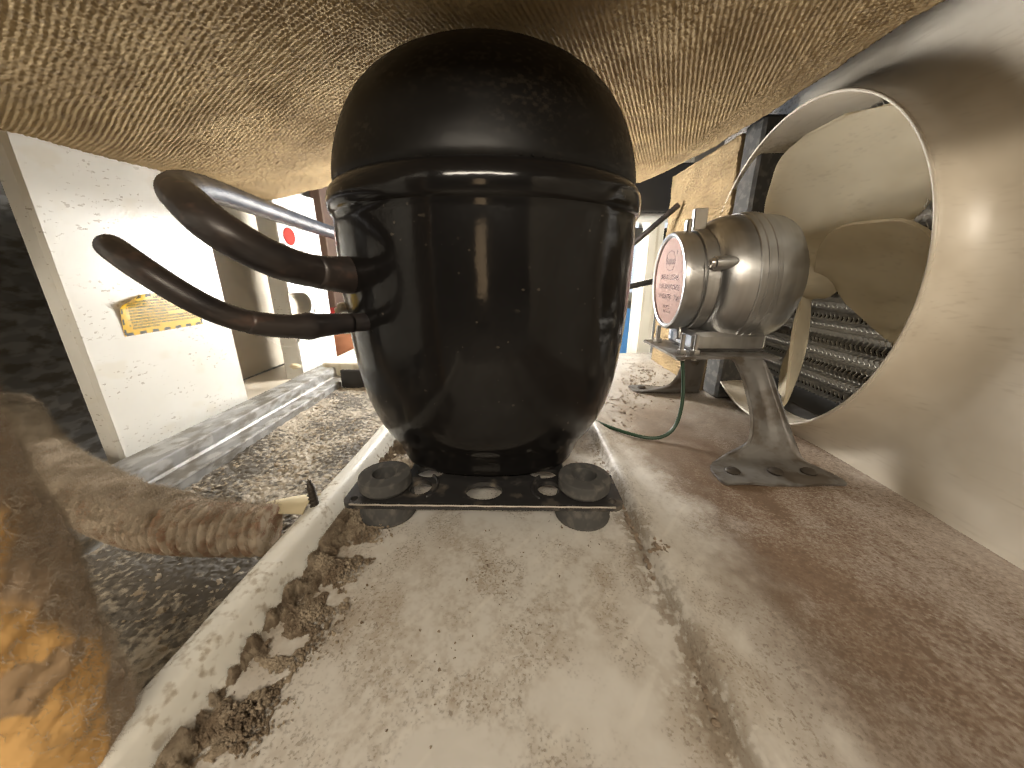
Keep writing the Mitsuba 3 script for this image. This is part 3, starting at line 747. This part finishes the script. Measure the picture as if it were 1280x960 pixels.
add(t + '__shaft', lathe([(0, .004), (.004, .004), (.004, .030), (0, .030)], MO, NA, 16), 'm_steel', 35)
LX, LY = -E1, E2                                    # on the label reading goes towards the camera side
def lab(x, y, h=0.0):
    return mat4(MO - NA * (.0987 + h) + LX * x + LY * y, LX, LY, -NA)
lb = add(t + '__label', plate(Point(0, 0).buffer(.0408, 48), .0003, lab(0, 0, -.0001)), 'm_motor_label', label='round pinkish label with dark lettering on the motor end cap')
def centred(s, h, x, y, bold=False):
    m = meshkit.text_mesh(s, h, .0001, bold)
    m.apply_translation([-(m.bounds[0][0] + m.bounds[1][0]) / 2, 0, 0])
    m.apply_transform(lab(x, y, .0002))
    return m
ov = affinity.scale(Point(0, 0).buffer(.011, 32), 1.15, .88)
pr = [plate(ov.difference(ov.buffer(-.0007)), .0001, lab(0, .0200, .0002)), centred('Supco', .0062, 0, .0172, True), centred('®', .004, .0155, .025), centred('SM5411 115/60', .0046, 0, .0025, True), centred('1550 RPM CCWSE', .0048, 0, -.0070, True),
      centred('9 WATTS  .70A', .0052, .004, -.0170, True), centred('UL', .0040, -.024, -.0165, True), centred('THERMALLY', .0027, 0, -.0255), centred('PROTECTED', .0027, 0, -.0302)]
add(lb + '__lettering', cat(*pr), 'm_print_red')
# bosses that hold the end bell, with their screws
for a in (math.radians(150 + 12), math.radians(270 + 12), math.radians(30 + 12)):
    dirn = math.cos(a) * E1 + math.sin(a) * E2
    o = MO + dirn * .0515 - NA * .0800
    add(t + '__screw_boss', lathe([(0, .0), (.0050, 0), (.0058, .0008), (.0060, .006), (.0056, .014), (.0040, .024), (.0015, .033), (0, .034)], o, NA, 24), 'm_motor', 35)
    add(t + '__screw_head', lathe([(0, -.0012), (.0016, -.0012), (.0018, -.0030), (.0036, -.0028), (.0042, -.0014), (.0042, .0005), (0, .0005)], o, NA, 18), 'm_steel', 35)
for a, b in ((95, .0), (262, 0)):
    dirn = math.cos(math.radians(a)) * E1 + math.sin(math.radians(a)) * E2
    o = MO + dirn * .0490 - NA * .0875
    tg = np.cross(NA, dirn)
    m = bbox(-.0045, .0045, -.0022, .0022, -.005, .008, .0012)
    m.apply_transform(mat4(o, tg, NA, dirn))
    add(t + '__clip_ear', m, 'm_steel')
m = bbox(-.0040, .0040, -.006, .006, -.004, .019, .0008)
m.apply_transform(mat4(MO + E2 * .047 - NA * .076 , np.cross(NA, E2), NA, E2))
add(t + '__top_lug', m, 'm_steel')
add(t + '__mounting_foot', bbox(.165, .235, .332, .392, .0890, .1080, .004), 'm_motor')

t = thing('motor_bracket', 'dull dark steel bracket with splayed feet carrying the fan motor', 'bracket')
BK = t
add(t + '__top_plate', plate(sbox(.147, .318, .236, .402).buffer(.003), .0022, mat4((0, 0, .0862), [1, 0, 0], [0, 1, 0], [0, 0, 1])), 'm_bracket')
def leg(sgn):
    """Pressed leg: width over x as a function of the way down; bends from the plate down to its foot."""
    path = [(.3600 - .042, .0872), (.3600 - .0455, .0858), (.3600 - .0500, .0800), (.3600 - .058, .0640), (.3600 - .068, .0440), (.3600 - .079, .0240), (.3600 - .0865, .0135), (.3600 - .093, .0092), (.3600 - .103, .0080), (.3600 - .118, .0076), (.3600 - .124, .0070)]
    lx = [.190, .195, .197, .201, .203, .198, .174, .162, .158, .157, .161]
    rx = [.214, .221, .224, .228, .233, .238, .241, .246, .249, .251, .249]
    k = np.linspace(0, len(path) - 1, 44)
    i = np.arange(len(path))
    from scipy.interpolate import PchipInterpolator as PI_
    py, pz = PI_(i, [q[0] for q in path])(k), PI_(i, [q[1] for q in path])(k)
    l, r = PI_(i, lx)(k), PI_(i, rx)(k)
    V = np.zeros((44, 25, 3))
    w = np.linspace(0, 1, 25)
    V[..., 0] = l[:, None] + (r - l)[:, None] * w
    edge = np.abs(w - .5) * 2
    lip = np.clip((edge - .72) / .28, 0, 1) ** 2 * .0055 * np.clip((k - 1) / 1.5, 0, 1)[:, None] * np.clip((8.5 - k) / 2, 0, 1)[:, None]
    groove = .0016 * np.exp(-((w - .5) / .16) ** 2) * np.clip(np.minimum(k - 2, 8 - k), 0, 1)[:, None]
    V[..., 1] = py[:, None] - lip * .8 + groove
    V[..., 2] = pz[:, None] - lip * .3 + .0012 * np.sin(w * 9) * np.clip(k - 8, 0, 1)[:, None]
    if sgn < 0:
        V[..., 1] = .720 - V[..., 1]
        V = V[:, ::-1]
    return solid_sheet(V, .0022)
for s in (1, -1):
    lg = add(t + '__leg', leg(s), 'm_bracket', 30)
    for hx in (.172, .206, .232):
        yf = .251 if s > 0 else .469
        add(lg + '__foot_screw', lathe([(0, 0), (.0052, 0), (.0056, .0012), (.0040, .0026), (.0012, .0030), (0, .0030)], (hx, yf, .0092), n=18), 'm_screw', 35)
for k, (bx, by) in enumerate(((.1545, .330), (.1660, .327), (.1545, .390))):
    add(t + '__stud', lathe([(0, -.006), (.0022, -.006), (.0022, .0180), (0, .0180)], (bx, by, .0885), n=14), 'm_steel', 35)
    add(t + '__nut', lathe([(.0018, 0), (.0044, 0), (.0046, .0006), (.0046, .0034), (.0042, .0040), (.0018, .0040)], (bx, by, .0884), n=6), 'm_steel')

t = thing('ground_wire', 'dark green wire curving over the pan from the compressor up to the motor bracket', 'wire')
gw = [(.040, .375, .020), (.085, .350, .0088), (.114, .320, .0085), (.135, .312, .0090), (.149, .314, .016), (.1565, .318, .034), (.1580, .324, .060), (.1555, .3285, .0835)]
add(t + '__strand', tube(spline(gw, 80), .0017, 12), 'm_green', True)
add(t + '__ring_terminal', lathe([(.0022, 0), (.0045, 0), (.0045, .0010), (.0022, .0010), (.0022, 0)], (.1545, .330, .0822), n=20), 'm_steel')
t = thing('black_cable', 'black cable running from the compressor behind the motor label', 'cable')
add(t, tube(spline([(.06, .46, .135), (.12, .47, .140), (.17, .46, .152), (.215, .43, .160), (.235, .415, .160)], 40), .0034, 14), 'm_cable', True)
labels[t] = {'label': 'black cable running between the compressor and the fan motor', 'category': 'cable'}

# ------------------------------------------------------------------ rear right: insulated side wall, black foam strip, timber, pipes
def ins_slab(y0, y1, z0, z1, x, seed):
    a, b = np.meshgrid(np.linspace(0, 1, 150), np.linspace(0, 1, 230), indexing='ij')
    Y, Z = y0 + (y1 - y0) * a, z0 + (z1 - z0) * b
    w = meshkit.fbm(np.stack([Y * 50, Z * 50, Y * 0], -1), 2, seed)
    X = x + .0013 * np.sin(2 * np.pi * (Y * .8 + Z * .6) / .0070 + 5 * w) * np.sin(2 * np.pi * (Z * .8 - Y * .6) / .0070 + 5 * w) + .0020 * (meshkit.fbm(np.stack([Y * 220, Z * 220, Y * 0], -1), 2, seed + 1) - .5)
    V = np.stack([X, Y + .003 * (w - .5), Z], -1)
    back = np.array([.012, 0, 0])
    V = np.concatenate([V[:1] + back, V, V[-1:] + back], 0)
    return grid(V)
t = thing('insulation_wall', 'woven tan insulation wall standing behind the motor', 'insulation')
add(t + '__sheet', ins_slab(.655, .468, .0065, .312, .2520, 31), 'm_insulation', True)
add(t + '__foam_strip', bbox(.2535, .300, .432, .466, .0068, .318, .003), 'm_rubber', label='black foam strip along the near edge of the woven wall')
t = thing('timber_post', 'whitish timber post standing behind the compressor at right', 'post')
add(t, cat(bbox(.249, .2790, .735, .800, -.149, .300, .002)), 'm_wood_white')
labels[t] = {'label': 'whitish timber post in the gap between compressor and motor', 'category': 'post'}
t = thing('dark_shelf', 'dark shelf board under the insulation in the gap right of the compressor', 'shelf')
add(t + '__board', bbox(.12, .40, .70, .74, .268, .345, .002), 'm_dark_metal')
add(t + '__lower_board', bbox(.12, .40, .77, .80, .228, .249, .002), 'm_dark_metal')
t = thing('pale_rear_pipe', 'pale horizontal pipe below the dark shelf right of the compressor', 'pipe')
add(t, tube(np.linspace((.12, .72, .2590), (.42, .72, .2625), 5), .0085, 18), 'm_white', True)
labels[t] = {'label': 'pale horizontal pipe just below the dark shelf right of the compressor', 'category': 'pipe'}
t = thing('slanted_copper_pipe', 'thin copper pipe slanting up behind the motor', 'pipe')
add(t, tube(np.linspace((.17, .66, .185), (.245, .60, .262), 5), .0042, 14), 'm_pipe', True)
labels[t] = {'label': 'thin copper pipe slanting upwards behind the motor', 'category': 'pipe'}
# things in the room beyond the open rear
def room_box(key, x0, x1, y0, y1, z0, z1, mat_, label, c, b=.01):
    add(key, bbox(x0, x1, y0, y1, z0, z1, b), mat_, 30, label=label, cat=c)
room_box('timber_stud', -.6487, -.613, 1.20, 1.26, -.149, .9, 'm_brown', 'brown timber stud against the blue daylight left of the compressor', 'stud', .003)
t = thing('red_crate', 'small bright red plastic crate beyond the rear sill', 'crate')
add(t + '__body', bbox(-.64, -.515, 1.0, 1.12, -.149, .052, .012), 'm_red_plastic', 30)
add(t + '__rim', bbox(-.646, -.509, .994, 1.126, .040, .060, .004), 'm_red_plastic', 30)
t = thing('blue_bag', 'crumpled blue plastic bag beyond the rear sill', 'bag')
m = trimesh.creation.icosphere(4, 1.0)
v = np.array(m.vertices); m.vertices = (v * (1 + .35 * (meshkit.fbm(v * 2.2 + 9, 3, 3)[:, None] - .5))) * [.16, .12, .135] + [-.36, 1.14, -.03]
add(t, m, 'm_blue', True); labels[t] = {'label': 'crumpled blue plastic bag beyond the rear sill', 'category': 'bag'}
t = thing('rust_cloth', 'rust coloured cloth heap lying just beyond the rear sill', 'cloth')
m = trimesh.creation.icosphere(4, 1.0)
v = np.array(m.vertices); m.vertices = (v * (1 + .35 * (meshkit.fbm(v * 2.4 + 3, 3, 5)[:, None] - .5))) * [.15, .08, .085] + [-.37, .86, -.055]
add(t, m, 'm_rust_cloth', True); labels[t] = {'label': 'rust coloured cloth heap just beyond the rear sill', 'category': 'cloth'}
room_box('blue_bin', .30, .42, 1.30, 1.42, -.149, .040, 'm_blue', 'blue bin standing beyond the timber post, right of the compressor', 'bin')

# ------------------------------------------------------------------ dust, crumbs, cobweb
def pile(cx0, cy0, cx1, cy1, n, spread, s, seed, z0=.0006, heap=.004):
    g = np.random.default_rng(seed)
    k = g.random(n)
    p = np.stack([cx0 + (cx1 - cx0) * k + np.abs(g.normal(0, spread, n)) * g.choice([1, 1, .4], n), cy0 + (cy1 - cy0) * k + g.normal(0, spread, n), np.zeros(n)], -1)
    dens = meshkit.fbm(p * [70, 70, 0] + seed, 3, seed)
    p = p[dens > .46]; d2 = dens[dens > .46]
    p[:, 2] = z0 + heap * (d2 - .46) / .3 * g.random(len(p)) + .004 * np.clip((-.108 - p[:, 0]) / .006, 0, 1)
    return p, np.abs(g.normal(0, s, len(p))) + s * .45
P1, S1 = pile(-.112, .075, -.110, .205, 26000, .010, .00036, 3, heap=.006)
P2, S2 = pile(-.110, .205, -.106, .30, 6000, .006, .0004, 5)
P3, S3 = pile(-.060, .09, .07, .33, 300, .03, .00035, 8, heap=.0002)
P4, S4 = pile(.074, .09, .076, .33, 420, .004, .0008, 9, heap=.001)
P5, S5 = pile(.10, .40, .21, .60, 900, .03, .0007, 12, z0=.0064, heap=.0008)
bx_, by_ = np.meshgrid(np.linspace(-.1165, -.078, 110), np.linspace(.06, .325, 700), indexing='ij')
q = np.stack([bx_, by_, bx_ * 0], -1)
cl = .55 * meshkit.fbm(q * [75, 60, 0], 4, 41) + .45 * meshkit.fbm(q * [190, 170, 0], 3, 48)
env = np.exp(-np.clip(bx_ + .1125, 0, None) / (.0050 + .012 * meshkit.fbm(q * [0, 26, 0], 2, 44) ** 2)) * np.clip(.55 + 1.2 * meshkit.fbm(q * [0, 17, 0], 2, 43), 0, 1.2)
hgt = (cl - .585 + .20 * env) * .034 * env + .0062 * (meshkit.fbm(q * 420, 4, 45) - .5) * np.clip(env * 1.4, 0, 1)
bz_ = np.interp(bx_, prof[:, 0], prof[:, 1]) - .0010 + np.clip(hgt, -.001, .0075)
bank = grid(np.stack([bx_, by_, bz_], -1))
key = add('dust_litter', cat(bank, crumbs(np.vstack([P1, P2]), np.r_[S1, S2], 1, 1.0)), 'm_fluff', label='loose dust fluff and crumbs lying along the white ridge', cat='dust', kind='stuff')
p, nn = scatter(bank, 60000, 3)
ok = hgt[np.clip(((p[:, 0] + .1165) / .0385 * 109).astype(int), 0, 109), np.clip(((p[:, 1] - .06) / .265 * 699).astype(int), 0, 699)] > .0013
p, nn = p[ok][:16000], np.array([0, 0, 1.0]) + 0 * p[ok][:16000]
add(key + '__fibres', fuzz(p, nn, .0017, .00007, 1.0, 9), 'm_fluff', kind='stuff')
add('grit', crumbs(np.vstack([P3, P4, P5]), np.r_[S3, S4, S5], 2, .6), 'm_grit', label='dark specks of grit strewn over the cream pan floor', cat='grit', kind='stuff')
g = np.random.default_rng(77)
for (cx_, cy_, cz_, nn_, sp) in ((-.098, .262, .004, 700, .0065), (.083, .168, .008, 160, .0022)):
    q = np.stack([cx_ + g.normal(0, sp, nn_), cy_ + g.normal(0, sp, nn_), cz_ + np.abs(g.normal(0, sp * .35, nn_))], -1)
    k = add('dust_clump', crumbs(q, np.abs(g.normal(0, .0006, nn_)) + .0004, int(nn_)), 'm_dust' if cx_ < 0 else 'm_grit',
            label='fluffy dust clump behind the left front foot of the compressor' if cx_ < 0 else 'small dark crumb cluster on the right pan ridge', cat='dust clump')
t = thing('cobweb', 'thin cobweb threads with a bit of fluff below the thin pipe', 'cobweb')
for a_, b_ in (((-.335, .52, .035), (-.150, .24, .128)), ((-.335, .52, .035), (-.165, .30, .150)), ((-.240, .33, .110), (-.345, .53, .070)), ((-.150, .20, .128), (-.330, .50, .060))):
    q = np.linspace(a_, b_, 12); q[:, 2] -= .004 * np.sin(np.linspace(0, np.pi, 12))
    add(t + '__thread', tube(q, .00016, 5), 'm_web')
m = trimesh.creation.icosphere(2, .0052); m.vertices = np.array(m.vertices) * (1 + .5 * (meshkit.fbm(np.array(m.vertices) * 400, 2, 3)[:, None] - .5)) * [1.5, 1, .8] + [-.330, .500, .030]
add(t + '__fluff', m, 'm_cream')
